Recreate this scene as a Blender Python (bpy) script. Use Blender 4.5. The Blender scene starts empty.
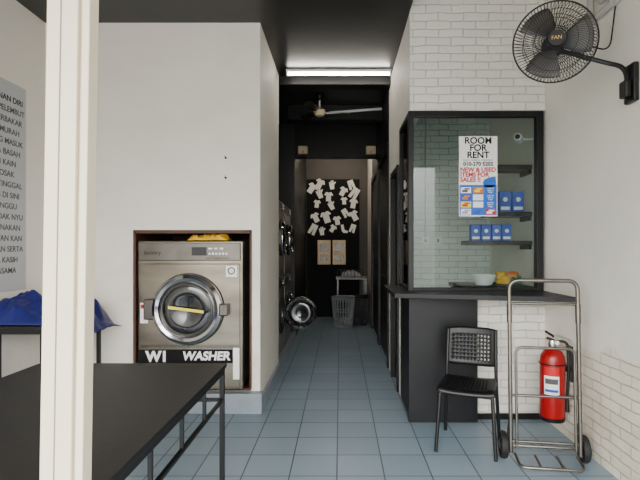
import bpy, bmesh, math, random
from mathutils import Vector, Matrix, noise
random.seed(11)
PI=math.pi
COL=bpy.context.scene.collection

# ---------------- materials ----------------
def lin(c):
    return tuple(((v/255)/12.92 if v/255<=0.04045 else ((v/255+0.055)/1.055)**2.4) for v in c)+(1.0,)
def newmat(name):
    m=bpy.data.materials.new(name); m.use_nodes=True
    nt=m.node_tree; b=nt.nodes['Principled BSDF']; return m,nt,b
def mat(name,c,rough=0.5,metal=0.0,var=0.06,scale=8,bump=0.0,bscale=60,spec=0.5,stretch=None):
    m,nt,b=newmat(name); N=nt.nodes; L=nt.links
    tc=N.new('ShaderNodeNewGeometry')
    nz=N.new('ShaderNodeTexNoise'); nz.inputs['Scale'].default_value=scale; nz.inputs['Detail'].default_value=5
    if stretch:
        mp=N.new('ShaderNodeMapping'); mp.inputs['Scale'].default_value=stretch; L.new(tc.outputs['Position'],mp.inputs['Vector']); L.new(mp.outputs[0],nz.inputs['Vector'])
    else: L.new(tc.outputs['Position'],nz.inputs['Vector'])
    mx=N.new('ShaderNodeMix'); mx.data_type='RGBA'
    k=lin(c)
    mx.inputs[6].default_value=tuple(v*(1-var*2) for v in k[:3])+(1,)
    mx.inputs[7].default_value=tuple(min(1,v*(1+var)) for v in k[:3])+(1,)
    L.new(nz.outputs['Fac'],mx.inputs[0]); L.new(mx.outputs[2],b.inputs['Base Color'])
    b.inputs['Roughness'].default_value=rough; b.inputs['Metallic'].default_value=metal
    b.inputs['Specular IOR Level'].default_value=spec
    if bump>0:
        n2=N.new('ShaderNodeTexNoise'); n2.inputs['Scale'].default_value=bscale; n2.inputs['Detail'].default_value=6
        L.new(tc.outputs['Position'],n2.inputs['Vector'])
        bp=N.new('ShaderNodeBump'); bp.inputs['Strength'].default_value=bump; bp.inputs['Distance'].default_value=0.01
        L.new(n2.outputs['Fac'],bp.inputs['Height']); L.new(bp.outputs['Normal'],b.inputs['Normal'])
    return m
def wallmat(name,c,axis,brick=True,rough=0.6,split=None,stain=0.25,c2=None,mortar=0.76):
    """painted wall; axis = normal axis of the wall. split = height where brick turns into plaster"""
    m,nt,b=newmat(name); N=nt.nodes; L=nt.links
    g=N.new('ShaderNodeNewGeometry'); s=N.new('ShaderNodeSeparateXYZ'); L.new(g.outputs['Position'],s.inputs[0])
    cb=N.new('ShaderNodeCombineXYZ'); L.new(s.outputs['X' if axis=='y' else 'Y'],cb.inputs[0]); L.new(s.outputs['Z'],cb.inputs[1])
    k=lin(c)
    nz=N.new('ShaderNodeTexNoise'); nz.inputs['Scale'].default_value=2.2; nz.inputs['Detail'].default_value=8; nz.inputs['Roughness'].default_value=0.65
    L.new(g.outputs['Position'],nz.inputs['Vector'])
    mr=N.new('ShaderNodeMapRange'); mr.inputs['From Min'].default_value=0.0; mr.inputs['From Max'].default_value=1.5
    mr.inputs['To Min'].default_value=stain; mr.inputs['To Max'].default_value=stain*0.15
    L.new(s.outputs['Z'],mr.inputs['Value'])
    rmp=N.new('ShaderNodeMapRange'); rmp.inputs['From Min'].default_value=0.45; rmp.inputs['From Max'].default_value=0.75
    L.new(nz.outputs['Fac'],rmp.inputs['Value'])
    mul=N.new('ShaderNodeMath'); mul.operation='MULTIPLY'; L.new(mr.outputs[0],mul.inputs[0]); L.new(rmp.outputs[0],mul.inputs[1])
    dirt=N.new('ShaderNodeMix'); dirt.data_type='RGBA'; L.new(mul.outputs[0],dirt.inputs[0])
    dirt.inputs[7].default_value=lin((120,104,84))
    b.inputs['Roughness'].default_value=rough
    bp=N.new('ShaderNodeBump'); bp.inputs['Distance'].default_value=0.012
    fine=N.new('ShaderNodeTexNoise'); fine.inputs['Scale'].default_value=25; fine.inputs['Detail'].default_value=6
    L.new(g.outputs['Position'],fine.inputs['Vector'])
    if brick:
        wn=N.new('ShaderNodeTexNoise'); wn.inputs['Scale'].default_value=7; L.new(cb.outputs[0],wn.inputs['Vector'])
        ad=N.new('ShaderNodeVectorMath'); ad.operation='MULTIPLY_ADD'; L.new(wn.outputs['Color'],ad.inputs[0]); ad.inputs[1].default_value=(0.03,0.025,0); L.new(cb.outputs[0],ad.inputs[2])
        br=N.new('ShaderNodeTexBrick'); L.new(ad.outputs[0],br.inputs['Vector'])
        br.inputs['Scale'].default_value=1; br.inputs['Brick Width'].default_value=0.215; br.inputs['Row Height'].default_value=0.07
        br.inputs['Mortar Size'].default_value=0.006; br.inputs['Mortar Smooth'].default_value=1.0
        br.inputs['Color1'].default_value=k; br.inputs['Color2'].default_value=tuple(v*0.94 for v in k[:3])+(1,)
        br.inputs['Mortar'].default_value=tuple(v*mortar for v in k[:3])+(1,)
        inv=N.new('ShaderNodeMath'); inv.operation='SUBTRACT'; inv.inputs[0].default_value=1; L.new(br.outputs['Fac'],inv.inputs[1])
        hh=N.new('ShaderNodeMath'); hh.operation='MULTIPLY_ADD'; hh.inputs[1].default_value=0.8; L.new(fine.outputs['Fac'],hh.inputs[0]); L.new(inv.outputs[0],hh.inputs[2])
        if split is not None:
            w=N.new('ShaderNodeTexNoise'); w.inputs['Scale'].default_value=3; L.new(g.outputs['Position'],w.inputs['Vector'])
            a=N.new('ShaderNodeMath'); a.operation='MULTIPLY_ADD'; a.inputs[1].default_value=0.35; L.new(w.outputs['Fac'],a.inputs[0]); L.new(s.outputs['Z'],a.inputs[2])
            f=N.new('ShaderNodeMapRange'); f.inputs['From Min'].default_value=split+0.16; f.inputs['From Max'].default_value=split+0.19; L.new(a.outputs[0],f.inputs['Value'])
            mm=N.new('ShaderNodeMix'); mm.data_type='RGBA'; L.new(f.outputs[0],mm.inputs[0]); L.new(br.outputs['Color'],mm.inputs[6]); mm.inputs[7].default_value=lin(c2 or c)
            L.new(mm.outputs[2],dirt.inputs[6])
            hm=N.new('ShaderNodeMix'); L.new(f.outputs[0],hm.inputs[0]); L.new(hh.outputs[0],hm.inputs[2]); hm.inputs[3].default_value=1.6
            L.new(hm.outputs[0],bp.inputs['Height'])
        else:
            L.new(br.outputs['Color'],dirt.inputs[6]); L.new(hh.outputs[0],bp.inputs['Height'])
        bp.inputs['Strength'].default_value=0.65
    else:
        dirt.inputs[6].default_value=k
        L.new(fine.outputs['Fac'],bp.inputs['Height']); bp.inputs['Strength'].default_value=0.15
    L.new(dirt.outputs[2],b.inputs['Base Color']); L.new(bp.outputs['Normal'],b.inputs['Normal'])
    return m
def tilemat(name):
    m,nt,b=newmat(name); N=nt.nodes; L=nt.links
    g=N.new('ShaderNodeNewGeometry')
    mp=N.new('ShaderNodeMapping'); mp.inputs['Location'].default_value=(0.02,0.1,0.0); L.new(g.outputs['Position'],mp.inputs['Vector'])
    br=N.new('ShaderNodeTexBrick'); br.offset=0; br.squash=1; L.new(mp.outputs[0],br.inputs['Vector'])
    br.inputs['Scale'].default_value=1; br.inputs['Brick Width'].default_value=0.305; br.inputs['Row Height'].default_value=0.305
    br.inputs['Mortar Size'].default_value=0.005; br.inputs['Mortar Smooth'].default_value=0.3
    br.inputs['Color1'].default_value=lin((124,143,157)); br.inputs['Color2'].default_value=lin((135,153,166)); br.inputs['Mortar'].default_value=lin((62,68,74))
    nz=N.new('ShaderNodeTexNoise'); nz.inputs['Scale'].default_value=1.3; nz.inputs['Detail'].default_value=2; L.new(g.outputs['Position'],nz.inputs['Vector'])
    mx=N.new('ShaderNodeMix'); mx.data_type='RGBA'; mx.blend_type='MULTIPLY'
    k=N.new('ShaderNodeMath'); k.operation='MULTIPLY'; k.inputs[1].default_value=0.35; L.new(nz.outputs['Fac'],k.inputs[0])
    L.new(k.outputs[0],mx.inputs[0]); L.new(br.outputs['Color'],mx.inputs[6]); mx.inputs[7].default_value=(0.72,0.70,0.66,1)
    L.new(mx.outputs[2],b.inputs['Base Color'])
    b.inputs['Roughness'].default_value=0.36; b.inputs['Specular IOR Level'].default_value=0.45
    return m
def glassmat(name,tint,gl=0.12):
    m=bpy.data.materials.new(name); m.use_nodes=True; nt=m.node_tree; N=nt.nodes; L=nt.links
    N.clear(); o=N.new('ShaderNodeOutputMaterial'); t=N.new('ShaderNodeBsdfTransparent'); t.inputs[0].default_value=tint
    gg=N.new('ShaderNodeBsdfGlossy'); gg.inputs['Roughness'].default_value=0.02
    lw=N.new('ShaderNodeFresnel'); lw.inputs[0].default_value=1.4
    mx=N.new('ShaderNodeMixShader'); L.new(lw.outputs[0],mx.inputs[0]); L.new(t.outputs[0],mx.inputs[1]); L.new(gg.outputs[0],mx.inputs[2]); L.new(mx.outputs[0],o.inputs[0])
    return m
def emit(name,c,s):
    m,nt,b=newmat(name); b.inputs['Base Color'].default_value=lin(c); b.inputs['Emission Color'].default_value=lin(c); b.inputs['Emission Strength'].default_value=s; return m

M_PLX=wallmat('plaster_white_x',(224,218,207),'x',brick=False)
M_PLY=wallmat('plaster_white_y',(228,222,211),'y',brick=False,stain=0.75)
M_BRY=wallmat('painted_brick_y',(228,224,214),'y')
M_BRIN=wallmat('booth_brick_y',(220,226,222),'y',mortar=0.5)
M_BRX=wallmat('painted_brick_x',(230,226,217),'x')
M_RW=wallmat('right_wall_paint',(228,220,200),'x',split=0.75,c2=(232,227,214),stain=0.5,mortar=0.66)
M_FLOOR=tilemat('blue_floor_tile')
M_CEIL=mat('black_ceiling_paint',(16,16,17),0.35,var=0.3,scale=1.5,bump=0.15,bscale=8)
M_BLACK=mat('black_paint',(9,9,10),0.45,var=0.2,scale=4,spec=0.35)
M_BLKW=mat('black_wall_paint',(13,13,14),0.5,var=0.2,scale=2)
M_GRW=mat('dark_grey_wall_paint',(66,61,56),0.6,var=0.2,scale=2)
M_COUNTER=mat('dark_counter_laminate',(18,19,22),0.45,var=0.2,scale=5,spec=0.3)
M_TABLE=mat('black_table_top',(19,17,16),0.5,var=0.5,scale=5,bump=0.08,bscale=30,spec=0.4)
M_STEEL=mat('brushed_steel',(122,116,106),0.24,1.0,var=0.3,scale=2.2,stretch=(1,1,3))  # brushed grain, its contrast raised to paint dark mottled reflections into the colour
M_DSTEEL=mat('dull_steel',(96,93,88),0.34,1.0,var=0.2)
M_CHROME=mat('chrome',(190,190,190),0.1,1.0,var=0.03)
M_TROL=mat('trolley_tube_metal',(115,110,103),0.28,0.9,var=0.25,scale=12)
M_POST=mat('cream_post_paint',(201,190,166),0.5,var=0.05,scale=3)
M_POSTD=mat('post_groove_shadow_gap',(120,110,96),0.7)
M_WOOD=mat('brown_wood_lining',(76,44,26),0.6,var=0.25,scale=10)
M_PLBLK=mat('black_plastic',(11,11,12),0.4,var=0.1,spec=0.4)
M_RUB=mat('black_rubber',(12,12,12),0.7,var=0.1)
M_RED=mat('extinguisher_red',(150,2,8),0.3,var=0.05)
M_WHITE=mat('white_plastic',(232,232,228),0.4,var=0.03)
M_PIPE=mat('pvc_pipe_shaded',(178,176,170),0.4,var=0.03)  # white pipes; their shade is put into this darker, greyer colour
M_PAPER=mat('white_paper',(236,236,232),0.7,var=0.02)
M_INK=mat('black_ink',(8,8,10),0.7,spec=0.2)
M_INKG=mat('grey_ink',(75,75,78),0.7)
M_REDINK=mat('red_ink',(190,4,20),0.6)
M_BLUE=mat('poster_blue',(10,95,190),0.6)
M_BOXB=mat('box_blue',(14,74,180),0.5)
M_YEL=mat('yellow_cloth',(222,168,8),0.7,var=0.15,bump=0.3)
M_YELS=mat('yellow_sticker',(235,215,50),0.5)
M_TARP=mat('blue_tarp',(9,18,95),0.5,var=0.25,bump=0.25,bscale=30)
M_DGL=mat('dark_door_glass',(16,18,22),0.08,0.0,var=0.1,spec=0.8)
M_GREY=mat('grey_panel',(150,152,156),0.45)
M_SIGN=mat('grey_sign_board',(174,175,178),0.5,var=0.04)
M_BEIGE=mat('beige_metal',(214,194,160),0.5)
M_BASK=mat('grey_basket_plastic',(120,125,128),0.5)
M_GREEN=mat('green_ink',(50,120,60),0.6)
M_ORANGE=mat('orange_ink',(214,110,40),0.6)
M_KERB=mat('kerb_tile',(132,141,148),0.4,var=0.12,scale=6)
M_GLASS=glassmat('window_glass',(0.84,0.885,0.87,1))
M_TUBE=emit('tube_light',(255,248,236),40)
M_REARFILL=emit('rear_fill_tube',(255,238,214),150)

# ---------------- mesh helpers ----------------
def empty(name,loc=(0,0,0),rot=(0,0,0)):
    e=bpy.data.objects.new(name,None); e.location=loc; e.rotation_euler=rot; e.empty_display_size=0.1
    COL.objects.link(e); return e
def finish(bm,name,m,parent=None,smooth=False,bevel=0,loc=None,rot=None,solid=0):
    bmesh.ops.recalc_face_normals(bm,faces=bm.faces)
    me=bpy.data.meshes.new(name); bm.to_mesh(me); bm.free()
    if isinstance(m,(list,tuple)):
        for q in m: me.materials.append(q)
    else: me.materials.append(m)
    if smooth:
        for p in me.polygons: p.use_smooth=True
        try: me.set_sharp_from_angle(angle=math.radians(40))
        except Exception: pass
    o=bpy.data.objects.new(name,me); COL.objects.link(o)
    if parent: o.parent=parent
    if loc: o.location=loc
    if rot: o.rotation_euler=rot
    if solid:
        s=o.modifiers.new('s','SOLIDIFY'); s.thickness=solid; s.offset=0
    if bevel:
        b=o.modifiers.new('b','BEVEL'); b.width=bevel; b.segments=2; b.limit_method='ANGLE'
    return o
def addbox(bm,x0,x1,y0,y1,z0,z1,mi=0):
    v=[bm.verts.new(p) for p in ((x0,y0,z0),(x1,y0,z0),(x1,y1,z0),(x0,y1,z0),(x0,y0,z1),(x1,y0,z1),(x1,y1,z1),(x0,y1,z1))]
    for f in ((0,3,2,1),(4,5,6,7),(0,1,5,4),(1,2,6,5),(2,3,7,6),(3,0,4,7)):
        q=bm.faces.new([v[i] for i in f]); q.material_index=mi
def box(name,x0,x1,y0,y1,z0,z1,m,parent=None,bevel=0):
    bm=bmesh.new(); addbox(bm,x0,x1,y0,y1,z0,z1); return finish(bm,name,m,parent,bevel=bevel)
def boxes(name,lst,m,parent=None,bevel=0):
    bm=bmesh.new()
    for b in lst: addbox(bm,*b)
    return finish(bm,name,m,parent,bevel=bevel)
def addtube(bm,pts,r,closed=False,seg=8):
    pts=[Vector(p) for p in pts]; n=len(pts); rings=[]
    T=[]
    for i in range(n):
        a=pts[i-1] if (i>0 or closed) else pts[i]; b=pts[(i+1)%n] if (i<n-1 or closed) else pts[i]
        T.append((b-a).normalized())
    up=Vector((0,0,1)) if abs(T[0].z)<0.9 else Vector((1,0,0))
    nrm=(up-T[0]*up.dot(T[0])).normalized()
    for i in range(n):
        if i>0:
            q=T[i-1].rotation_difference(T[i]); nrm=q@nrm
            nrm=(nrm-T[i]*nrm.dot(T[i])).normalized()
        bi=T[i].cross(nrm); rr=r[i] if isinstance(r,(list,tuple)) else r
        rings.append([bm.verts.new(pts[i]+(nrm*math.cos(2*PI*k/seg)+bi*math.sin(2*PI*k/seg))*rr) for k in range(seg)])
    for i in range(n if closed else n-1):
        A=rings[i]; B=rings[(i+1)%n]
        for k in range(seg): bm.faces.new((A[k],A[(k+1)%seg],B[(k+1)%seg],B[k]))
    if not closed:
        bm.faces.new(rings[0][::-1]); bm.faces.new(rings[-1])
def tubes(name,lst,r,m,parent=None,closed=False,seg=8):
    bm=bmesh.new()
    for p in lst: addtube(bm,p,r,closed,seg)
    return finish(bm,name,m,parent,smooth=True)
def fillet(pts,rad,n=5,closed=False):
    pts=[Vector(p) for p in pts]; out=[]; N=len(pts)
    for i,p in enumerate(pts):
        if not closed and i in(0,N-1): out.append(p); continue
        a=(pts[i-1]-p); b=(pts[(i+1)%N]-p); ra=min(rad,a.length*0.49,b.length*0.49)
        A=p+a.normalized()*ra; B=p+b.normalized()*ra
        for k in range(n+1):
            t=k/n; out.append(A*(1-t)**2+p*2*t*(1-t)+B*t*t)
    return out
def lathe(name,prof,m,parent=None,loc=(0,0,0),rot=(0,0,0),seg=32):
    bm=bmesh.new(); rings=[]
    for r,z in prof:
        if r<1e-5: rings.append([bm.verts.new((0,0,z))])
        else: rings.append([bm.verts.new((r*math.cos(2*PI*k/seg),r*math.sin(2*PI*k/seg),z)) for k in range(seg)])
    for A,B in zip(rings,rings[1:]):
        for k in range(seg):
            k2=(k+1)%seg
            if len(A)==1 and len(B)>1: bm.faces.new((A[0],B[k],B[k2]))
            elif len(B)==1 and len(A)>1: bm.faces.new((A[k],A[k2],B[0]))
            elif len(A)>1: bm.faces.new((A[k],A[k2],B[k2],B[k]))
    return finish(bm,name,m,parent,smooth=True,loc=loc,rot=rot)
def cyl(name,r,d,m,parent=None,loc=(0,0,0),rot=(0,0,0),seg=32,ch=0.1):
    c=min(r,d)*ch
    return lathe(name,[(0,-d/2),(r-c,-d/2),(r,-d/2+c),(r,d/2-c),(r-c,d/2),(0,d/2)],m,parent,loc,rot,seg)
def ring(name,R,r,m,parent=None,loc=(0,0,0),rot=(0,0,0),seg=48):
    prof=[(R+r*math.cos(2*PI*k/12),r*math.sin(2*PI*k/12)) for k in range(13)]
    return lathe(name,prof,m,parent,loc,rot,seg)
def poly(name,outs,m,parent=None,plane='y',solid=0.003):
    """flat polygons in XZ plane"""
    bm=bmesh.new()
    for o,y in outs:
        bm.faces.new([bm.verts.new((x,y,z)) for x,z in o])
    return finish(bm,name,m,parent,solid=solid)
def text(name,body,size,loc,m,parent=None,rot=(PI/2,0,0),align='CENTER',sx=1.0,ext=0.0006,bold=0,shear=0):
    cu=bpy.data.curves.new(name,'FONT'); cu.body=body; cu.size=size; cu.align_x=align; cu.align_y='CENTER'; cu.extrude=ext; cu.offset=bold; cu.shear=shear
    t=bpy.data.objects.new(name+'_c',cu); COL.objects.link(t)
    bpy.context.view_layer.update()
    me=bpy.data.meshes.new_from_object(t.evaluated_get(bpy.context.evaluated_depsgraph_get()))
    bpy.data.objects.remove(t); me.materials.clear(); me.materials.append(m)
    o=bpy.data.objects.new(name,me); COL.objects.link(o); o.location=loc; o.rotation_euler=rot; o.scale=(sx,1,1)
    if parent: o.parent=parent
    return o

# ---------------- room shell ----------------
XL,XR=-2.66,1.76; ZC=3.5; XB=-0.72; XC=0.60
YB=4.15; YF=3.95; Y0=-0.6
box('floor',XL-0.15,XR+0.15,-1.5,10.15,-0.1,0,M_FLOOR)
bm=bmesh.new()
addbox(bm,XL-0.15,XC,Y0,10.15,ZC,ZC+0.4); addbox(bm,XC,XR+0.15,Y0,10.15,ZC+0.3,ZC+0.4)
finish(bm,'ceiling',M_CEIL)
box('wall_left',XL-0.15,XL,Y0,5.4,0,ZC,M_PLX)
box('wall_right',XR,XR+0.15,Y0,5.6,0,ZC+0.3,M_RW)
HX0,HX1,HZ0,HZ1=-1.85,-0.80,0.20,1.60
boxes('wall_laundry',[(XL,HX0,YB,YB+0.1,0,ZC),(HX0,HX1,YB,YB+0.1,HZ1,ZC),(HX0,HX1,YB,YB+0.1,0,HZ0-0.02),(HX1,XB,YB,YB+0.1,0,ZC)],M_PLY)
box('wall_corridor_left',XB-0.1,XB,YB+0.1,5.4,0,ZC,M_PLX)
box('wall_laundry_rear',XL,XB-0.1,5.3,5.4,0,ZC,M_BLKW)
boxes('trim_1',[(HX0-0.012,HX0+0.012,YB-0.012,YB+0.9,HZ0,HZ1+0.03),(HX1-0.012,HX1+0.006,YB-0.012,YB+0.9,HZ0,HZ1+0.03),
  (HX0,HX1,YB-0.012,YB+0.9,HZ1,HZ1+0.03),(HX0,HX1,YB+0.9,YB+0.93,HZ0,HZ1),(HX0,HX1,YB-0.0,YB+0.9,HZ0-0.02,HZ0)],M_WOOD)
box('plinth',HX0-0.4,XB+0.03,YB-0.09,YB-0.001,0,0.18,M_KERB,None,0.006)
box('trim_2',XB+0.001,XB+0.03,YB,5.4,0,0.14,M_KERB,None,0.004)
# unseen lintel added behind the camera to darken the upper part of the room
box('added_shade_lintel',XL-0.15,XR+0.15,Y0-0.15,Y0,3.0,ZC+0.4,M_PLY)
# rear corridor left
box('wall_left_rear',-1.45,-1.36,5.4,7.6,0,ZC,M_BLKW)
box('wall_left_end',-1.35,-0.74,7.5,10.0,0,ZC,M_BLKW)
box('wall_back',-0.74,XC+0.1,10.0,10.15,0,ZC,M_GRW)
# right corridor wall
W=0.12
boxes('wall_corridor_right',[(XC,XC+W,YF+W,4.55,2.64,ZC+0.3),(XC,XC+W,4.55,4.68,0,ZC+0.3),(XC,XC+W,4.68,5.3,2.32,ZC+0.3),(XC,XC+W,5.3,5.63,0,ZC+0.3),
  (XC,XC+W,8.6,10.0,0,ZC)],M_BRX)
box('wall_corridor_rear',XC,XC+W,5.63,8.6,2.78,ZC,M_BLKW)
# booth walls
box('wall_booth',XC,XR,YF,YF+W,2.64,ZC+0.3,M_BRY)
box('wall_booth_base',XC,XR,YF,YF+W,0,1.06,M_BRY)
box('wall_booth_side',XC,XC+W,YF+W,4.55,0,1.06,M_BLACK)
box('wall_booth_rear',XC+W,XR,5.4,5.5,0,ZC+0.3,M_BRIN)
# beams
box('ceiling_beam',XB,XC,5.42,5.6,3.40,ZC,M_BLACK,bevel=0.005)
box('ceiling_beam',-0.74,XC,7.5,7.7,2.97,ZC,M_BLACK,bevel=0.005)
box('ceiling_beam',-0.74,XC,6.5,6.62,3.3,ZC,M_BLACK,bevel=0.005)

# doors
d=empty('door_1')
boxes('frame',[(XC-0.02,XC+0.1,4.68,4.74,0,2.32),(XC-0.02,XC+0.1,5.24,5.3,0,2.32),(XC-0.02,XC+0.1,4.74,5.24,2.26,2.32)],M_BLACK,d,0.004)
box('leaf',XC+0.03,XC+0.07,4.74,5.24,0.005,2.26,M_BLKW,d,0.003)
lathe('knob',[(0,0.06),(0.02,0.055),(0.027,0.04),(0.012,0.02),(0.012,0)],M_CHROME,d,(XC+0.03,4.8,1.0),(0,-PI/2,0))
for i,(a,b_) in enumerate(((5.63,7.1),(7.12,8.6))):
    d=empty('door_%d'%(i+2))
    boxes('frame',[(XC-0.02,XC+0.1,a,a+0.1,0,2.78),(XC-0.02,XC+0.1,b_-0.1,b_,0,2.78),(XC-0.02,XC+0.1,a+0.1,b_-0.1,2.68,2.78)],M_BLACK,d,0.005)
    box('leaf',XC+0.02,XC+0.07,a+0.1,b_-0.1,0.005,2.68,M_BLKW,d,0.003)
    boxes('panel_mould',[(XC+0.005,XC+0.02,a+0.2,b_-0.2,0.2,1.1),(XC+0.005,XC+0.02,a+0.2,b_-0.2,1.3,2.5)],M_BLACK,d,0.01)

# booth windows
w=empty('window_1')
fy0,fy1=YF-0.02,YF+0.05
boxes('frame',[(XC-0.015,XC+0.03,fy0,fy1,1.10,2.64),(XR-0.075,XR-0.02,fy0,fy1,1.10,2.64),(XC+0.03,XR-0.075,fy0,fy1,2.595,2.64),(XC+0.03,XR-0.075,fy0,fy1,1.10,1.125)],M_BLACK,w,0.003)
box('glass',XC+0.03,XR-0.075,YF+0.02,YF+0.028,1.125,2.595,M_GLASS,w)
w=empty('window_2')
boxes('frame',[(XC-0.015,XC+0.03,4.51,4.55,1.10,2.64),(XC-0.015,XC+0.03,fy1,4.51,2.595,2.64),(XC-0.015,XC+0.03,fy1,4.51,1.10,1.125)],M_BLACK,w,0.003)
box('glass',XC+0.005,XC+0.013,fy1,4.51,1.125,2.595,M_GLASS,w)

# counter
c=empty('counter')
bm=bmesh.new()
P=[(0.44,3.73),(XR-0.005,3.42),(XR-0.005,YF-0.001),(0.44,YF-0.001)]
lo=[bm.verts.new((x,y,1.06)) for x,y in P]; hi=[bm.verts.new((x,y,1.10)) for x,y in P]
bm.faces.new(lo[::-1]); bm.faces.new(hi)
for i in range(4): bm.faces.new((lo[i],lo[(i+1)%4],hi[(i+1)%4],hi[i]))
finish(bm,'top',M_COUNTER,c,bevel=0.004)
box('front_apron',0.58,1.16,3.87,YF-0.001,0.0,1.06,M_COUNTER,c,0.004)
box('window_sill',0.44,XC-0.001,YF,4.6,1.06,1.10,M_COUNTER,None,0.004)
box('window_sill',XC,XR-0.01,YF+0.001,YF+W,1.062,1.10,M_COUNTER,None,0.003)

# ---------------- post ----------------
p=empty('steel_post',(-0.727,1.2,0),(0,math.radians(0.9),0))
boxes('shaft',[(-0.054,0.026,-0.027,0.027,0,3.49),(0.032,0.052,-0.020,0.027,0,3.49),(0.024,0.036,-0.012,0.027,0,3.49)],M_POST,p,0.003)
boxes('groove_shade',[(-0.018,-0.015,-0.0285,-0.027,0,3.49)],M_POSTD,p)  # thin strip painted in the shade colour of a groove

# ---------------- big table ----------------
t=empty('work_table')
tx0,tx1,ty0,ty1=-1.86,-0.70,1.30,2.85
box('top',tx0,tx1,ty0,ty1,0.725,0.75,M_TABLE,t,0.004)
leg=[]
a=0.028
for x in (tx0+0.01,tx1-0.01-a):
    for y in (ty0+0.02,ty1-0.01-a): leg.append((x,x+a,y,y+a,0,0.69))
fr=[(tx0+0.01,tx1-0.01,ty1-0.01-a,ty1-0.01,0.69,0.725),(tx0+0.01,tx1-0.01,ty0+0.02,ty0+0.02+a,0.69,0.725),
 (tx0+0.01,tx0+0.01+a,ty0+0.02,ty1-0.01,0.69,0.725),(tx1-0.01-a,tx1-0.01,ty0+0.02,ty1-0.01,0.69,0.725)]
st=[(tx1-0.035,tx1-0.015,ty0+0.05,ty1-0.04,0.52,0.54),(tx0+0.015,tx0+0.035,ty0+0.05,ty1-0.04,0.52,0.54),(tx0+0.04,tx1-0.04,ty1-0.035,ty1-0.015,0.52,0.54)]
for y in (1.75,2.1,2.45): st+=[(x,x+0.018,y,y+0.018,0.54,0.69) for x in (tx0+0.016,tx1-0.034)]
boxes('frame',leg+fr+st,M_BLACK,t,0.003)

# ---------------- side table + tarp ----------------
t=empty('side_table')
sx0,sx1,sy0,sy1=XL+0.01,-2.06,3.35,4.03
box('top',sx0,sx1,sy0,sy1,0.86,0.89,M_COUNTER,t,0.003)
boxes('frame',[(x,x+0.03,y,y+0.03,0,0.83) for x in (sx0+0.12,-2.2,sx1-0.05) for y in (sy0+0.02,sy1-0.05)]+[(sx0,sx1,sy0+0.02,sy0+0.05,0.83,0.86),(sx0,sx1,sy1-0.05,sy1-0.02,0.83,0.86)],M_BLACK,t,0.002)
bm=bmesh.new(); nx,ny=96,70; G=[]
for j in range(ny+1):
    row=[]
    for i in range(nx+1):
        u,v=i/nx,j/ny
        x=XL+0.03+u*0.72; y=3.375+v*0.655
        ev=max(0.0,1-abs(2*v-1)**3); eu=min(1,(1-u)*4+0.15)
        fold=0.5+0.5*math.sin(14*v+7*noise.noise(Vector((x*2.2,y*2.2,3)))+9*u)
        h=0.07+0.10*(0.5+noise.noise(Vector((x*2.6,y*3,1))))+0.05*fold+0.04*noise.noise(Vector((x*16,y*16,5)))
        z=0.899+ev*eu*max(0.01,h)
        if x>sx1+0.01:
            dd=x-sx1-0.01; z-=min(0.13,dd*1.6)*(0.85+0.4*noise.noise(Vector((y*7,2,2))))
        row.append(bm.verts.new((x,y+0.02*noise.noise(Vector((x*5,y*4,7)))*ev,z)))
    G.append(row)
for j in range(ny):
    for i in range(nx): bm.faces.new((G[j][i],G[j][i+1],G[j+1][i+1],G[j+1][i]))
finish(bm,'tarpaulin',M_TARP,None,smooth=True,solid=0.004)

# ---------------- wall sign ----------------
s=empty('wall_sign')
box('board',XL+0.001,XL+0.012,3.05,3.88,1.12,2.80,M_SIGN,s,0.002)
lines=["LAYANAN DIRI","SABUN & PELEMBUT","PAKAIAN TERBAKAR","CUCIAN MURAH","DILARANG MASUK","BAJU ANDA BASAH","PASTIKAN KAIN","TIDAK ROSAK","JANGAN TINGGAL","BARANG DI SINI","SILA TUNGGU","KAMI TIDAK NYU","MENGGUNAKAN","PERALATAN KAN","PAKAIAN SERTA","TERIMA KASIH","KERJASAMA"]
dy=[0.02,0.0,0.03,0.06,0.02,0.05,0.1,0.12,0.03,0.06,0.09,0.02,0.05,0.03,0.02,0.08,0.1]
for i,l in enumerate(lines):
    text('line_%d'%i,l,0.064,(XL+0.0125,3.86-dy[i],2.66-i*0.086),M_INKG if i>0 else M_INK,s,rot=(PI/2,0,PI/2),align='RIGHT',bold=0.001)

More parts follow.
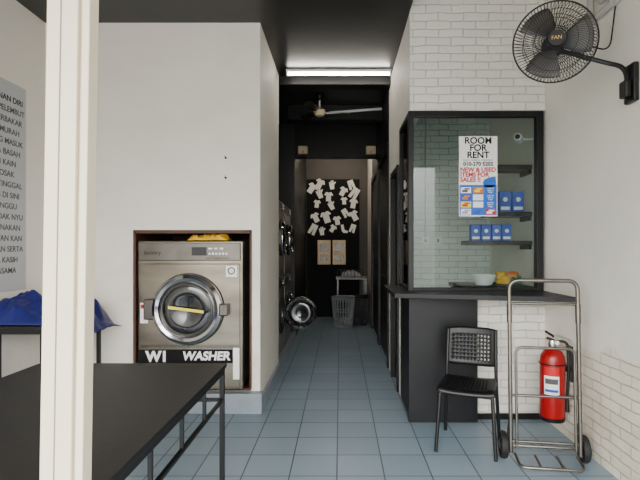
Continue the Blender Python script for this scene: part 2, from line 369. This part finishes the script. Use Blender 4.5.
# ---------------- washer ----------------
def washer(name,W_,H_,D_,loc,rotz,dr,dz,label=True,door_open=False,m=M_STEEL,cx=0.0):
    e=empty(name,loc,(0,0,rotz))
    box('body',-W_/2,W_/2,0,D_,0,H_,m,e,0.012)
    box('door_panel',-W_/2+0.025,W_/2-0.025,-0.012,0,H_*0.30,H_*0.845,m,e,0.006)
    box('lower_panel',-W_/2+0.025,W_/2-0.025,-0.010,0,0.02,H_*0.29,m,e,0.006)
    box('control_panel',-W_/2+0.02,W_/2-0.02,-0.018,0,H_*0.865,H_-0.02,M_DSTEEL,e,0.006)
    R=(PI/2,0,0)
    ring('gasket',dr*0.92,0.03,M_RUB,e,(cx,-0.018,dz),R)
    prof=[(dr*0.98,0.0),(dr,0.02),(dr*0.97,0.05),(dr*0.88,0.065),(dr*0.80,0.055),(dr*0.77,0.03),(dr*0.76,0.02)]
    dome=[(dr*0.78,0.03),(dr*0.68,0.045),(dr*0.5,0.055),(dr*0.25,0.03),(0,0.02)]
    if not door_open:
        lathe('door_ring',prof,M_CHROME,e,(cx,-0.015,dz),R,48)
        ring('door_inner_rim',dr*0.70,0.010,M_DSTEEL,e,(cx,-0.062,dz),R)
        lathe('door_glass',dome,M_DGL,e,(cx,-0.015,dz),R,48)
        box('hinge',cx-dr-0.07,cx-dr+0.03,-0.06,-0.012,dz-0.09,dz+0.09,M_DSTEEL,e,0.01)
        box('handle',cx+dr-0.03,cx+dr+0.045,-0.085,-0.012,dz-0.055,dz+0.055,M_DSTEEL,e,0.012)
    else:
        lathe('drum_opening',[(dr*0.72,0.0),(dr*0.7,-0.02),(0,-0.022)],M_DGL,e,(cx,-0.02,dz),R,48)
        o=Vector((cx+dr,-0.03-dr,dz))
        lathe('door_ring',prof,M_CHROME,e,tuple(o),(PI/2,0,-PI/2),48)
        lathe('door_glass',dome,M_DGL,e,tuple(o),(PI/2,0,-PI/2),48)
        box('hinge',cx+dr-0.02,cx+dr+0.05,-0.06,-0.01,dz-0.08,dz+0.08,M_DSTEEL,e,0.01)
    box('display',W_*0.02,W_*0.16,-0.022,-0.018,H_*0.90,H_*0.955,M_PLBLK,e,0.002)
    bm=bmesh.new()
    for i in range(6): addbox(bm,W_*0.18+i*0.03,W_*0.18+i*0.03+0.018,-0.023,-0.018,H_*0.905,H_*0.905+0.018)
    for i in range(3): addbox(bm,W_*0.18+i*0.05,W_*0.18+i*0.05+0.03,-0.023,-0.018,H_*0.94,H_*0.94+0.015)
    finish(bm,'buttons',M_WHITE,e)
    return e
WW=0.94; WX=-1.335; WZ=0.20
wa=washer('washing_machine',WW,1.335,0.8,(WX,YB-0.05,WZ),0,0.315,0.725,cx=-0.01)
text('brand_text','laundry',0.05,(-0.33,-0.0185,1.225),M_INK,wa)
text('panel_text','HOT  WARM  COLD',0.022,(0.25,-0.019,1.175),M_INK,wa)
box('label_band',-WW/2+0.02,WW/2-0.09,-0.016,-0.010,0.245,0.365,M_INK,wa)
text('label_code','W1',0.125,(-0.29,-0.0165,0.300),M_WHITE,wa,bold=0.006)
text('label_text','WASHER',0.105,(0.145,-0.0165,0.306),M_WHITE,wa,bold=0.004,shear=0.15)
box('lower_notice',WW/2-0.085,WW/2-0.03,-0.0135,-0.010,0.10,0.38,M_PAPER,wa,0.001)
box('notice_sticker',-WW/2+0.03,-WW/2+0.10,-0.0145,-0.012,0.60,0.78,M_PAPER,wa)
box('notice_sticker_red',-WW/2+0.035,-WW/2+0.095,-0.0155,-0.0145,0.73,0.765,M_REDINK,wa)
box('round_label',WW/2-0.15,WW/2-0.05,-0.0145,-0.012,1.01,1.11,M_PAPER,wa,0.001)
ring('round_label_mark',0.028,0.005,M_INK,wa,(WW/2-0.10,-0.015,1.065),(PI/2,0,0))
poly('door_sticker',[([(-0.17,0.735),(0.14,0.695),(0.14,0.72),(-0.17,0.76)],-0.073)],M_YELS,wa)
# cloth on washer: lies on the lid, crumpled
bm=bmesh.new(); G=[]
for j in range(17):
    row=[]
    for i in range(33):
        u,v=i/32,j/16; env=(max(0,math.sin(PI*u))**0.35)*(max(0,math.sin(PI*v))**0.35)
        x=-1.36+0.34*u; y=YB-0.046+0.26*v
        row.append(bm.verts.new((x+0.02*noise.noise(Vector((u*6,v*6,0))),y,1.538+min(0.058,env*(0.03+0.10*abs(noise.noise(Vector((u*7,v*5,4)))))) )))
    G.append(row)
for j in range(16):
    for i in range(32): bm.faces.new((G[j][i],G[j][i+1],G[j+1][i+1],G[j+1][i]))
finish(bm,'cleaning_cloth',M_YEL,None,smooth=True,solid=0.004)
for z in (2.28,2.10):
    e=empty('wall_hook',(-1.03,YB,z))
    cyl('plug',0.009,0.016,M_INK,e,(0,-0.008,0),(PI/2,0,0),12)
    tubes('hook',[fillet([(0,-0.01,0),(0,-0.03,0),(0,-0.03,0.018)],0.008)],0.003,M_INK,e)

# stacked machines in rear corridor
box('machine_kerb',-1.35,XB+0.0,5.41,7.49,0,0.12,M_KERB)
M_MSTEEL=mat('machine_steel',(150,148,143),0.38,0.9,var=0.1)
for k,yc in enumerate((5.86,6.68)):
    for lv in (0,1):
        washer('laundry_dryer' if lv else 'front_load_washer',0.78,0.98,0.56,(-0.77,yc,0.12+lv*0.985),PI/2,0.22,0.5,door_open=(lv==0 and k==0),m=M_MSTEEL)

# ---------------- ceiling tube lights ----------------
def tube_light(name,x0,x1,y,z,m=M_TUBE):
    e=empty(name)
    box('batten',x0,x1,y-0.025,y+0.025,z+0.02,z+0.05,M_WHITE,e,0.004)
    boxes('end_caps',[(x0,x0+0.02,y-0.018,y+0.018,z-0.02,z+0.02),(x1-0.02,x1,y-0.018,y+0.018,z-0.02,z+0.02)],M_WHITE,e,0.003)
    cyl('tube',0.014,x1-x0-0.04,m,e,((x0+x1)/2,y,z),(0,PI/2,0),16)
tube_light('rear_fill_lamp',-0.61,0.58,5.22,3.448)
tube_light('rear_fill_lamp',-0.5,0.45,8.7,3.448,M_REARFILL)  # hidden tube added behind the beam to brighten the corridor end

# ceiling fan
e=empty('ceiling_fan',(-0.27,6.1,3.28))
tubes('rod',[[(0,0,0.0),(0,0,0.22)]],0.012,M_WHITE,e)
lathe('canopy',[(0.012,0.15),(0.05,0.2),(0.05,0.218)],M_BLACK,e)
lathe('motor',[(0,-0.06),(0.05,-0.055),(0.08,-0.02),(0.08,0.02),(0.05,0.045),(0,0.05)],M_BEIGE,e)
for k in range(3):
    a=math.radians(8+120*k); ca,sa=math.cos(a),math.sin(a)
    bm=bmesh.new(); V=[]
    for (r,hw,dz) in ((0.07,0.02,0),(0.14,0.045,0),(0.25,0.055,0.0),(0.36,0.06,0),(0.41,0.045,0)):
        V.append((bm.verts.new((r*ca-hw*sa,r*sa+hw*ca,0.02)),bm.verts.new((r*ca+hw*sa,r*sa-hw*ca,-0.01))))
    for A,B in zip(V,V[1:]): bm.faces.new((A[0],A[1],B[1],B[0]))
    finish(bm,'blade_%d'%k,M_DSTEEL,e,solid=0.005)
tubes('conduit_pipe',[[(-0.2,6.48,3.38),(XC-0.01,6.48,3.44)]],0.018,M_WHITE)
for x in (-0.60,0.50):
    e=empty('sensor_box'); box('case',x-0.08,x+0.08,7.41,7.499,3.0,3.13,M_BEIGE,e,0.012)
    cyl('lens',0.02,0.02,M_GREY,e,(x,7.405,3.03),(PI/2,0,0),16)

# ---------------- back wall display ----------------
box('display_board',-0.72,0.42,9.95,9.999,0.0,2.98,M_INK,None,0.004)
shirt=[(-.5,.2),(-.3,.5),(-.12,.5),(0,.42),(.12,.5),(.3,.5),(.5,.2),(.35,.1),(.27,.2),(.27,-.5),(-.27,-.5),(-.27,.2),(-.35,.1)]
sock=[(-.2,.5),(.12,.5),(.12,-.1),(.45,-.3),(.4,-.5),(-.05,-.42),(-.2,-.2)]
pants=[(-.3,.5),(.3,.5),(.35,-.5),(.08,-.5),(0,.1),(-.08,-.5),(-.35,-.5)]
glove=[(-.25,-.5),(.2,-.5),(.22,0),(.45,.25),(.35,.35),(.2,.2),(.18,.5),(.05,.5),(0,.2),(-.03,.5),(-.16,.48),(-.15,.15),(-.25,.35),(-.35,.3)]
outs=[]; pl=[]
for i in range(3000):
    x=random.uniform(-0.62,0.34); z=random.uniform(1.83,2.88)
    if all(((x-a)/0.95)**2+(z-b)**2>0.195**2 for a,b in pl):
        pl.append((x,z)); sh=random.choice([shirt,sock,pants,glove,shirt]); sc=random.uniform(0.15,0.25); an=random.uniform(-0.6,0.6)
        outs.append(([(x+sc*(a*math.cos(an)-b*math.sin(an)),z+sc*(a*math.sin(an)+b*math.cos(an))) for a,b in sh],9.947-0.0002*len(pl)))
poly('garment_cutouts',outs,M_PAPER,None,solid=0.003)
for x in (-0.34,-0.02):
    e=empty('coin_dispenser',(x,9.949,1.40))
    box('case',-0.14,0.14,-0.16,0,-0.26,0.26,M_BEIGE,e,0.01)
    boxes('slot_plates',[(-0.09,0.09,-0.166,-0.16,0.02,0.18),(-0.09,0.0,-0.168,-0.16,-0.18,-0.05),(0.03,0.09,-0.168,-0.16,-0.18,-0.05)],M_DSTEEL,e,0.002)
e=empty('rear_table')
box('top',-0.08,0.55,9.2,9.9,0.86,0.89,M_GREY,e,0.004)
boxes('legs',[(x,x+0.03,y,y+0.03,0,0.86) for x in (-0.06,0.5) for y in (9.22,9.85)]+[(-0.06,0.53,9.23,9.24,0.4,0.43)],M_DSTEEL,e)
def basket(loc,m,h=0.5,r=0.2):
    e=empty('laundry_basket',loc)
    lathe('bottom_tray',[(0,0.0),(r*0.8,0.0),(r*0.82,0.05),(r*0.8,0.05),(0,0.01)],m,e)
    tubes('slats',[[(math.cos(a)*r*0.8,math.sin(a)*r*0.8,0.03),(math.cos(a)*r,math.sin(a)*r,h-0.02)] for a in [2*PI*k/24 for k in range(24)]],0.012,m,e,seg=6)
    for z in (0.15,0.3,h-0.03): ring('hoop',r*(0.8+0.2*z/h),0.009,m,e,(0,0,z))
    ring('rim',r,0.018,m,e,(0,0,h))
basket((0.06,8.7,0),M_BASK,0.56,0.21)
basket((0.38,8.95,0),M_PLBLK,0.55,0.18)
e=empty('wire_rack')
tubes('wires',[fillet([(-0.05,9.3,0.89),(-0.05,9.3,1.05),(0.5,9.3,1.05),(0.5,9.3,0.89)],0.04)]+[[(-0.05+0.55*k/8,9.3,0.89),(-0.05+0.55*k/8,9.3,1.05)] for k in range(1,8)],0.006,M_CHROME,e)
bm=bmesh.new(); G=[]
for j in range(15):
    row=[]
    for i in range(19):
        u,v=i/18,j/14; env=(max(0,math.sin(PI*u))**0.4)*(max(0,math.sin(PI*v))**0.4)
        row.append(bm.verts.new((0.02+0.42*u,9.4+0.4*v,0.893+env*(0.08+0.14*abs(noise.noise(Vector((u*5,v*5,9))))))))
    G.append(row)
for j in range(14):
    for i in range(18): bm.faces.new((G[j][i],G[j][i+1],G[j+1][i+1],G[j+1][i]))
finish(bm,'folded_laundry',M_GREY,None,smooth=True,solid=0.004)

# ---------------- booth interior ----------------
for k,(z,xa) in enumerate(((2.23,1.42),(1.80,1.36),(1.535,1.17))):
    e=empty('wall_shelf')
    box('plank',xa,XR-0.002,4.20,4.45,z-0.04,z,M_BLACK,e,0.003)
    boxes('bracket',[(XR-0.03,XR-0.002,4.22,4.43,z-0.08,z-0.04)],M_BLACK,e)
def dbox(x,y,z,w_=0.13,h=0.20):
    e=empty('detergent_box',(x,y,z+0.001))
    box('carton',-w_/2,w_/2,0,0.07,0,h,M_BOXB,e,0.003)
    box('carton_label',-w_*0.38,w_*0.38,-0.002,0,0.1*h,0.25*h,M_PAPER,e)
    cyl('emblem',w_*0.2,0.004,M_PAPER,e,(0,-0.001,h*0.6),(PI/2,0,0),20)
for x in (1.52,1.64): dbox(x,4.23,1.80,0.105,0.19)
for x in (1.25,1.345,1.44,1.535): dbox(x,4.23,1.535,0.085,0.15)
e=empty('booth_desk'); box('top',XC+W+0.4,XR-0.002,4.15,4.75,1.08,1.12,M_COUNTER,e,0.003)
boxes('legs',[(x,x+0.04,y,y+0.04,0,1.08) for x in (XC+W+0.42,XR-0.06) for y in (4.18,4.7)],M_BLACK,e)
lathe('storage_bowl',[(0,0),(0.07,0.0),(0.11,0.07),(0.12,0.10),(0.105,0.095),(0.06,0.01),(0,0.01)],M_WHITE,None,(1.36,4.35,1.121))
e=empty('snack_packets',(1.60,4.34,1.123))
for k,mm in enumerate((M_YEL,M_GREEN,M_YEL,M_ORANGE)):
    bm=bmesh.new(); bmesh.ops.create_grid(bm,x_segments=8,y_segments=6,size=0.5)
    for v in bm.verts:
        u,vv=v.co.x*2,v.co.y*2; v.co=Vector((u*0.06,vv*0.045,0))
    ret=bmesh.ops.duplicate(bm,geom=bm.faces[:]+bm.verts[:]+bm.edges[:])
    for v in [g for g in ret['geom'] if isinstance(g,bmesh.types.BMVert)]:
        v.co.z=0.04*max(0,(1-(v.co.x/0.06)**2))*max(0,(1-(v.co.y/0.045)**2))+0.002
    finish(bm,'packet_%d'%k,mm,e,smooth=True,loc=(-0.06+0.11*(k%2),0.03*(k//2),0.045+0.04*(k//2)),rot=(0.9,0,0.3*k-0.4))
e=empty('security_camera',(1.60,4.15,2.45))
box('wall_mount',0.135,0.158,-0.03,0.03,-0.03,0.03,M_WHITE,e,0.004)
tubes('arm',[[(0.14,0,0),(0,0,0)]],0.01,M_WHITE,e)
cyl('body',0.034,0.14,M_WHITE,e,(0,-0.03,0.0),(PI/2,0,-0.5),20)
cyl('lens',0.022,0.01,M_INK,e,(-0.035,-0.095,0.0),(PI/2,0,-0.5),20)
for x in (1.0,1.15):
    e=empty('wall_socket',(x,5.4,1.56)); box('plate',-0.045,0.045,-0.012,-0.001,-0.045,0.045,M_WHITE,e,0.004); box('rocker',-0.012,0.012,-0.017,-0.012,-0.02,0.02,M_GREY,e,0.002)
tubes('cable_duct',[[(1.0,5.389,1.6),(1.0,5.389,3.7)]],0.010,M_PIPE)

# ---------------- poster on the glass ----------------
p=empty('rental_poster',(1.19,YF+0.012,2.085))
box('sheet',-0.165,0.165,0,0.004,-0.345,0.345,M_PAPER,p)
f=-0.001
for i,l in enumerate(("ROOM","FOR","RENT")): text('title_%d'%i,l,0.078,(0,f,0.305-i*0.062),M_INK,p,bold=0.002)
text('sub_1','DAILY / WEEKLY / MONTHLY',0.02,(0,f,0.138),M_INK,p)
text('phone_number','010-270 5202',0.046,(0,f,0.105),M_INK,p,bold=0.0015)
for i,l in enumerate(("NEW & USED","ITEMS FOR","SALES !!")): text('red_%d'%i,l,0.052,(-0.155,f,0.055-i*0.043),M_REDINK,p,align='LEFT',bold=0.002)
poly('blue_blob',[([(0.05,-0.03),(0.09,-0.01),(0.15,0.0),(0.155,-0.07),(0.12,-0.10),(0.05,-0.09),(0.04,-0.06)],f)],M_BLUE,p,solid=0.001)
box('blue_panel',-0.16,0.16,-0.0015,0,-0.335,-0.075,M_BLUE,p)
cols=[M_PAPER,M_ORANGE,M_GREY,M_BOXB,M_PAPER,M_INKG,M_YELS,M_PAPER,M_ORANGE,M_PAPER,M_BLUE,M_REDINK]
k=0
for r in range(4):
    for q in range(3):
        x=-0.15+q*0.105; z=-0.145-r*0.062
        if q==2 and r<3:
            text('list_%d'%r,'sofa bed\ntable tv\nfridge',0.017,(x+0.045,-0.002,z+0.025),M_PAPER,p)
        else:
            box('picture_%d'%k,x,x+0.088,-0.0025,-0.0015,z,z+0.05,cols[k],p)
            boxes('picture_detail_%d'%k,[(x+0.012,x+0.06,-0.0032,-0.0025,z+0.008,z+0.028),(x+0.03,x+0.078,-0.0032,-0.0025,z+0.03,z+0.042)],cols[(k+5)%12],p)
        k+=1

# ---------------- wall fan ----------------
F=Vector((1.27,2.72,2.68)); face=Vector((-0.30,-0.93,-0.10)).normalized()
q=face.to_track_quat('Z','Y')
e=empty('wall_fan',F); e.rotation_euler=q.to_euler()
R=0.232
M_GUARD=mat('fan_guard_wire',(30,30,31),0.35,0.4)
def gp(r,side):
    t=r/R
    return side*(0.075*(1-t**3))
wires=[]
for side in (1,-1):
    for k in range(72):
        a=2*PI*k/72; pts=[]
        for s_ in range(9):
            r=0.05+(R-0.05)*s_/8; aa=a+(0.35*(1-s_/8) if side==1 else 0)
            pts.append((r*math.cos(aa),r*math.sin(aa),gp(r,side)))
        wires.append(pts)
tubes('guard_wires',wires,0.0018,M_GUARD,e,seg=5)
rl=[]
for side in (1,-1):
    for r in (0.055,0.115,0.175): rl.append([(r*math.cos(2*PI*k/48),r*math.sin(2*PI*k/48),gp(r,side)) for k in range(48)])
tubes('guard_rings',rl,0.002,M_GUARD,e,closed=True,seg=6)
ring('guard_rim',R,0.005,M_PLBLK,e)
cyl('hub_badge',0.045,0.012,M_PLBLK,e,(0,0,0.076),(0,0,0))
M_GOLD=mat('gold_badge',(190,160,90),0.4,0.5)
text('badge_text','FAN',0.03,(0,0,0.0825),M_GOLD,e,rot=(0,0,0))
M_BLADE=mat('fan_blade_grey',(84,82,79),0.35)
for k in range(3):
    bm=bmesh.new(); V=[]
    for i in range(8):
        r=0.035+0.175*i/7; w0=0.5+0.10*math.sin(PI*i/7); row=[]
        for j in range(7):
            t=j/6-0.5; a=2*PI*k/3+t*2*w0+0.15*i/7
            row.append(bm.verts.new((r*math.cos(a),r*math.sin(a),t*0.05)))
        V.append(row)
    for i in range(7):
        for j in range(6): bm.faces.new((V[i][j],V[i][j+1],V[i+1][j+1],V[i+1][j]))
    finish(bm,'blade_%d'%k,M_BLADE,e,smooth=True,solid=0.003)
cyl('blade_hub',0.04,0.06,M_PLBLK,e)
lathe('motor',[(0,-0.19),(0.04,-0.185),(0.06,-0.16),(0.065,-0.08),(0.05,-0.07),(0,-0.07)],M_PLBLK,e)
m_end=F-face*0.15
wallpt=Vector((XR-0.03,2.76,2.43))
inv=(Matrix.Translation(F)@q.to_matrix().to_4x4()).inverted()
arm=fillet([m_end,m_end+Vector((0.12,0.02,-0.01)),Vector((XR-0.12,2.83,2.60)),Vector((XR-0.05,2.76,2.55)),wallpt],0.06)
tubes('arm',[[inv@p_ for p_ in arm]],0.014,M_PLBLK,e)
cable=fillet([m_end+Vector((0.02,0.03,0.05)),m_end+Vector((0.14,0.05,0.09)),Vector((XR-0.03,2.95,2.72)),Vector((XR-0.012,2.92,3.0))],0.08)
tubes('cable',[[inv@p_ for p_ in cable]],0.005,M_PLBLK,e)
o=box('wall_bracket',XR-0.035,XR-0.001,2.70,2.80,2.33,2.56,M_PLBLK,e,0.008); o.matrix_local=inv
o=box('switch_box',XR-0.075,XR-0.035,2.715,2.785,2.36,2.46,M_PLBLK,e,0.01); o.matrix_local=inv

# conduit on right wall
e=empty('wall_conduit')
tubes('pipe',[fillet([(XR-0.03,0.0,3.02),(XR-0.03,3.18,3.02),(XR-0.03,3.18,3.79)],0.06),fillet([(XR-0.03,0.0,3.10),(XR-0.03,3.08,3.10),(XR-0.03,3.08,3.79)],0.06)],0.022,M_PIPE,e,seg=10)
tubes('clips',[[(XR-0.03,y,z),(XR-0.03,y+0.02,z)] for y in (1,2,2.9) for z in (3.02,3.10)],0.027,M_PIPE,e,seg=10)
e=empty('junction_box'); box('case',XR-0.07,XR-0.001,2.84,3.0,3.14,3.30,M_PLBLK,e,0.01); box('lid',XR-0.075,XR-0.07,2.86,2.98,3.16,3.28,M_PLBLK,e,0.003)

# ---------------- chair ----------------
e=empty('perforated_chair',(0.955,3.42,0),(0,0,math.radians(-22)))
L=[]
for s_ in (-1,1):
    L.append(fillet([(s_*0.205,-0.20,0),(s_*0.18,-0.17,0.43),(s_*0.18,0.12,0.45)],0.03))
    L.append(fillet([(s_*0.205,0.23,0),(s_*0.185,0.16,0.45),(s_*0.18,0.22,0.82)],0.15,8))
L.append([(-0.18,-0.165,0.42),(0.18,-0.165,0.42)]); L.append([(-0.185,0.165,0.42),(0.185,0.165,0.42)])
tubes('frame',L,0.0135,M_PLBLK,e,seg=10)
def perf(name,fn,us,vs,hole,th,parent):
    bm=bmesh.new(); V=[[bm.verts.new(fn(u,v)) for u in us] for v in vs]
    for j in range(len(vs)-1):
        for i in range(len(us)-1):
            if hole(i,j): continue
            bm.faces.new((V[j][i],V[j][i+1],V[j+1][i+1],V[j+1][i]))
    return finish(bm,name,M_PLBLK,parent,smooth=True,solid=th)
def spaced(m0,n,wide,m1=None):
    """parameter list: solid margin, then n holes separated by bars, then solid margin"""
    m1=m0 if m1 is None else m1; cell=(1-m0-m1)/n; out=[0,m0*0.5,m0]
    for i in range(n):
        out.append(m0+cell*(i+wide)); out.append(m0+cell*(i+1))
    out+= [1-m1*0.5,1]
    return out
def seat(u,v):
    x=(u-0.5)*0.40; y=-0.20+v*0.38; k=abs(u-0.5)*2
    z=0.455+0.012*k**3-(0.03*max(0,(0.12-v)/0.12)**2)-0.008*(1-k**2)*math.sin(PI*v)
    return (x*(1-0.08*v),y,z)
us=spaced(0.12,12,0.5); vs=spaced(0.15,11,0.5)
perf('seat',seat,us,vs,lambda i,j:(i%2==0 and j%2==0 and 2<=i<len(us)-3 and 2<=j<len(vs)-3),0.01,e)
def back(u,v):
    x=(u-0.5)*0.385; k=(u-0.5)*2
    z=0.54+v*0.30-0.012*(abs(k)**4)*(1 if v>0.5 else -1)
    y=0.20+0.035*v+0.03*(1-k*k)
    return (x,y,z)
us2=spaced(0.12,11,0.5); vs2=spaced(0.15,7,0.5)
perf('backrest',back,us2,vs2,lambda i,j:(i%2==0 and j%2==0 and 2<=i<len(us2)-3 and 2<=j<len(vs2)-3),0.006,e)

# ---------------- hand truck ----------------
e=empty('hand_truck',(1.395,3.12,0),(math.radians(-3),0,math.radians(-8)))
h=1.24
tubes('frame',[fillet([(-0.225,0,0.06),(-0.225,0,h),(0.225,0,h),(0.225,0,0.06)],0.07,8)],0.014,M_TROL,e,seg=12)
tubes('inner_frame',[fillet([(-0.19,-0.02,0.10),(-0.19,-0.02,0.78),(0.19,-0.02,0.78),(0.19,-0.02,0.10)],0.05,8)],0.010,M_TROL,e,seg=10)
tubes('cross_bars',[[(-0.225,0,z),(0.225,0,z)] for z in (0.14,0.45,1.08)],0.010,M_TROL,e,seg=10)
tubes('axle',[[(-0.27,0.06,0.09),(0.27,0.06,0.09)]],0.009,M_TROL,e)
tubes('axle_stays',[fillet([(s_*0.225,0,0.30),(s_*0.225,0.08,0.2),(s_*0.225,0.06,0.09)],0.04) for s_ in (-1,1)]+[[(s_*0.225,0,0.07),(s_*0.225,0.06,0.09)] for s_ in (-1,1)],0.009,M_TROL,e)
tubes('toe_loop',[fillet([(-0.20,-0.01,0.06),(-0.20,-0.16,0.03),(0.20,-0.16,0.03),(0.20,-0.01,0.06)],0.05)]+[[(x,-0.155,0.03),(x,-0.01,0.055)] for x in (-0.07,0.07)],0.009,M_TROL,e)
tubes('grips',[[(-0.225,0,0.95),(-0.225,0,1.08)],[(0.225,0,0.95),(0.225,0,1.08)]],0.018,M_TROL,e,seg=12)
for s_ in (-1,1):
    lathe('wheel',[(0.03,-0.02),(0.05,-0.012),(0.065,-0.015),(0.07,-0.024),(0.088,-0.02),(0.094,0),(0.088,0.02),(0.07,0.024),(0.065,0.015),(0.05,0.012),(0.03,0.02)],M_RUB,e,(s_*0.265,0.06,0.094),(0,PI/2,0),32)
    cyl('wheel_hub',0.034,0.05,M_DSTEEL,e,(s_*0.265,0.06,0.094),(0,PI/2,0),20)

# ---------------- fire extinguisher ----------------
EX=1.615
e=empty('fire_extinguisher',(EX,3.50,0.17))
r=0.09
lathe('cylinder',[(0,0.005),(r*0.8,0),(r*0.93,0.01),(r,0.03),(r,0.44),(r*0.93,0.48),(r*0.7,0.515),(r*0.35,0.535),(0.025,0.54),(0.025,0.565),(0,0.565)],M_RED,e)
lathe('base_ring',[(r*0.86,-0.012),(r*0.98,-0.008),(r*1.01,0.02),(r*0.9,0.02)],M_PLBLK,e)
lathe('collar',[(0.028,0.55),(0.03,0.57),(0.022,0.595),(0,0.60)],M_CHROME,e)
tubes('levers',[[(0.01,0,0.595),(-0.06,-0.05,0.62)],[(0.01,0,0.62),(0.0,0,0.63),(-0.075,-0.055,0.67)]],0.009,M_PLBLK,e)
cyl('gauge',0.017,0.014,M_WHITE,e,(0.02,-0.032,0.58),(PI/2,0,0),16)
tubes('hose',[fillet([(0.02,0,0.585),(0.10,-0.03,0.59),(0.105,-0.04,0.40),(0.098,-0.03,0.16)],0.05,8)],0.010,M_PLBLK,e,seg=10)
tubes('nozzle',[[(0.098,-0.03,0.17),(0.098,-0.03,0.06)]],[0.012,0.018],M_PLBLK,e,seg=12)
def wrap(name,a0,a1,z0,z1,m,rr):
    bm=bmesh.new(); n=14; V=[(bm.verts.new((rr*math.cos(a0+(a1-a0)*k/n),rr*math.sin(a0+(a1-a0)*k/n),z0)),bm.verts.new((rr*math.cos(a0+(a1-a0)*k/n),rr*math.sin(a0+(a1-a0)*k/n),z1))) for k in range(n+1)]
    for A,B in zip(V,V[1:]): bm.faces.new((A[0],B[0],B[1],A[1]))
    finish(bm,name,m,e,smooth=True)
cA=math.radians(-118)
wrap('label',cA-0.6,cA+0.6,0.20,0.40,M_PAPER,r+0.001)
wrap('label_header',cA-0.6,cA+0.6,0.34,0.40,M_REDINK,r+0.002)
wrap('label_band',cA-0.5,cA+0.5,0.28,0.32,M_INKG,r+0.002)
wrap('label_band_2',cA-0.5,cA+0.5,0.22,0.24,M_BOXB,r+0.002)
boxes('wall_bracket',[(r-0.01,XR-EX-0.001,-0.02,0.02,0.36,0.40),(XR-EX-0.01,XR-EX-0.001,-0.03,0.03,0.28,0.55)],M_PLBLK,e)
ring('strap',r+0.002,0.005,M_PLBLK,e,(0,0,0.42))

box('booth_foot_shadow',1.17,XR-0.001,YF-0.012,YF-0.001,0,0.05,M_BLACK)  # black strip painted in for the shadow along the floor

# ---------------- light: daylight sky with a dimmer street level ----------------
wd=bpy.data.worlds.new('daylight'); bpy.context.scene.world=wd; wd.use_nodes=True
nt=wd.node_tree; bg=nt.nodes['Background']; bg.inputs[1].default_value=14.5
tc=nt.nodes.new('ShaderNodeTexCoord'); sp=nt.nodes.new('ShaderNodeSeparateXYZ'); nt.links.new(tc.outputs['Generated'],sp.inputs[0])
mr=nt.nodes.new('ShaderNodeMapRange'); mr.inputs['From Min'].default_value=-1; mr.inputs['From Max'].default_value=1; nt.links.new(sp.outputs['Z'],mr.inputs['Value'])
cr=nt.nodes.new('ShaderNodeValToRGB'); nt.links.new(mr.outputs[0],cr.inputs[0]); E=cr.color_ramp.elements
E[0].position=0.0; E[0].color=(0.26,0.25,0.235,1)
E[1].position=1.0; E[1].color=(1.0,1.0,1.0,1)
for pos,c_ in ((0.49,(0.32,0.305,0.285,1)),(0.52,(0.42,0.41,0.395,1)),(0.60,(1.0,0.995,0.98,1))):
    q_=E.new(pos); q_.color=c_
nt.links.new(cr.outputs[0],bg.inputs[0])
# ---------------- camera ----------------
cd=bpy.data.cameras.new('camera'); cam=bpy.data.objects.new('camera',cd); COL.objects.link(cam)
cam.location=(0,0,1.45); cam.rotation_euler=(PI/2,0,0)
cd.sensor_width=36; cd.lens=460/640*36; cd.shift_x=-20/640; cd.shift_y=10/640; cd.clip_start=0.02
bpy.context.scene.camera=cam
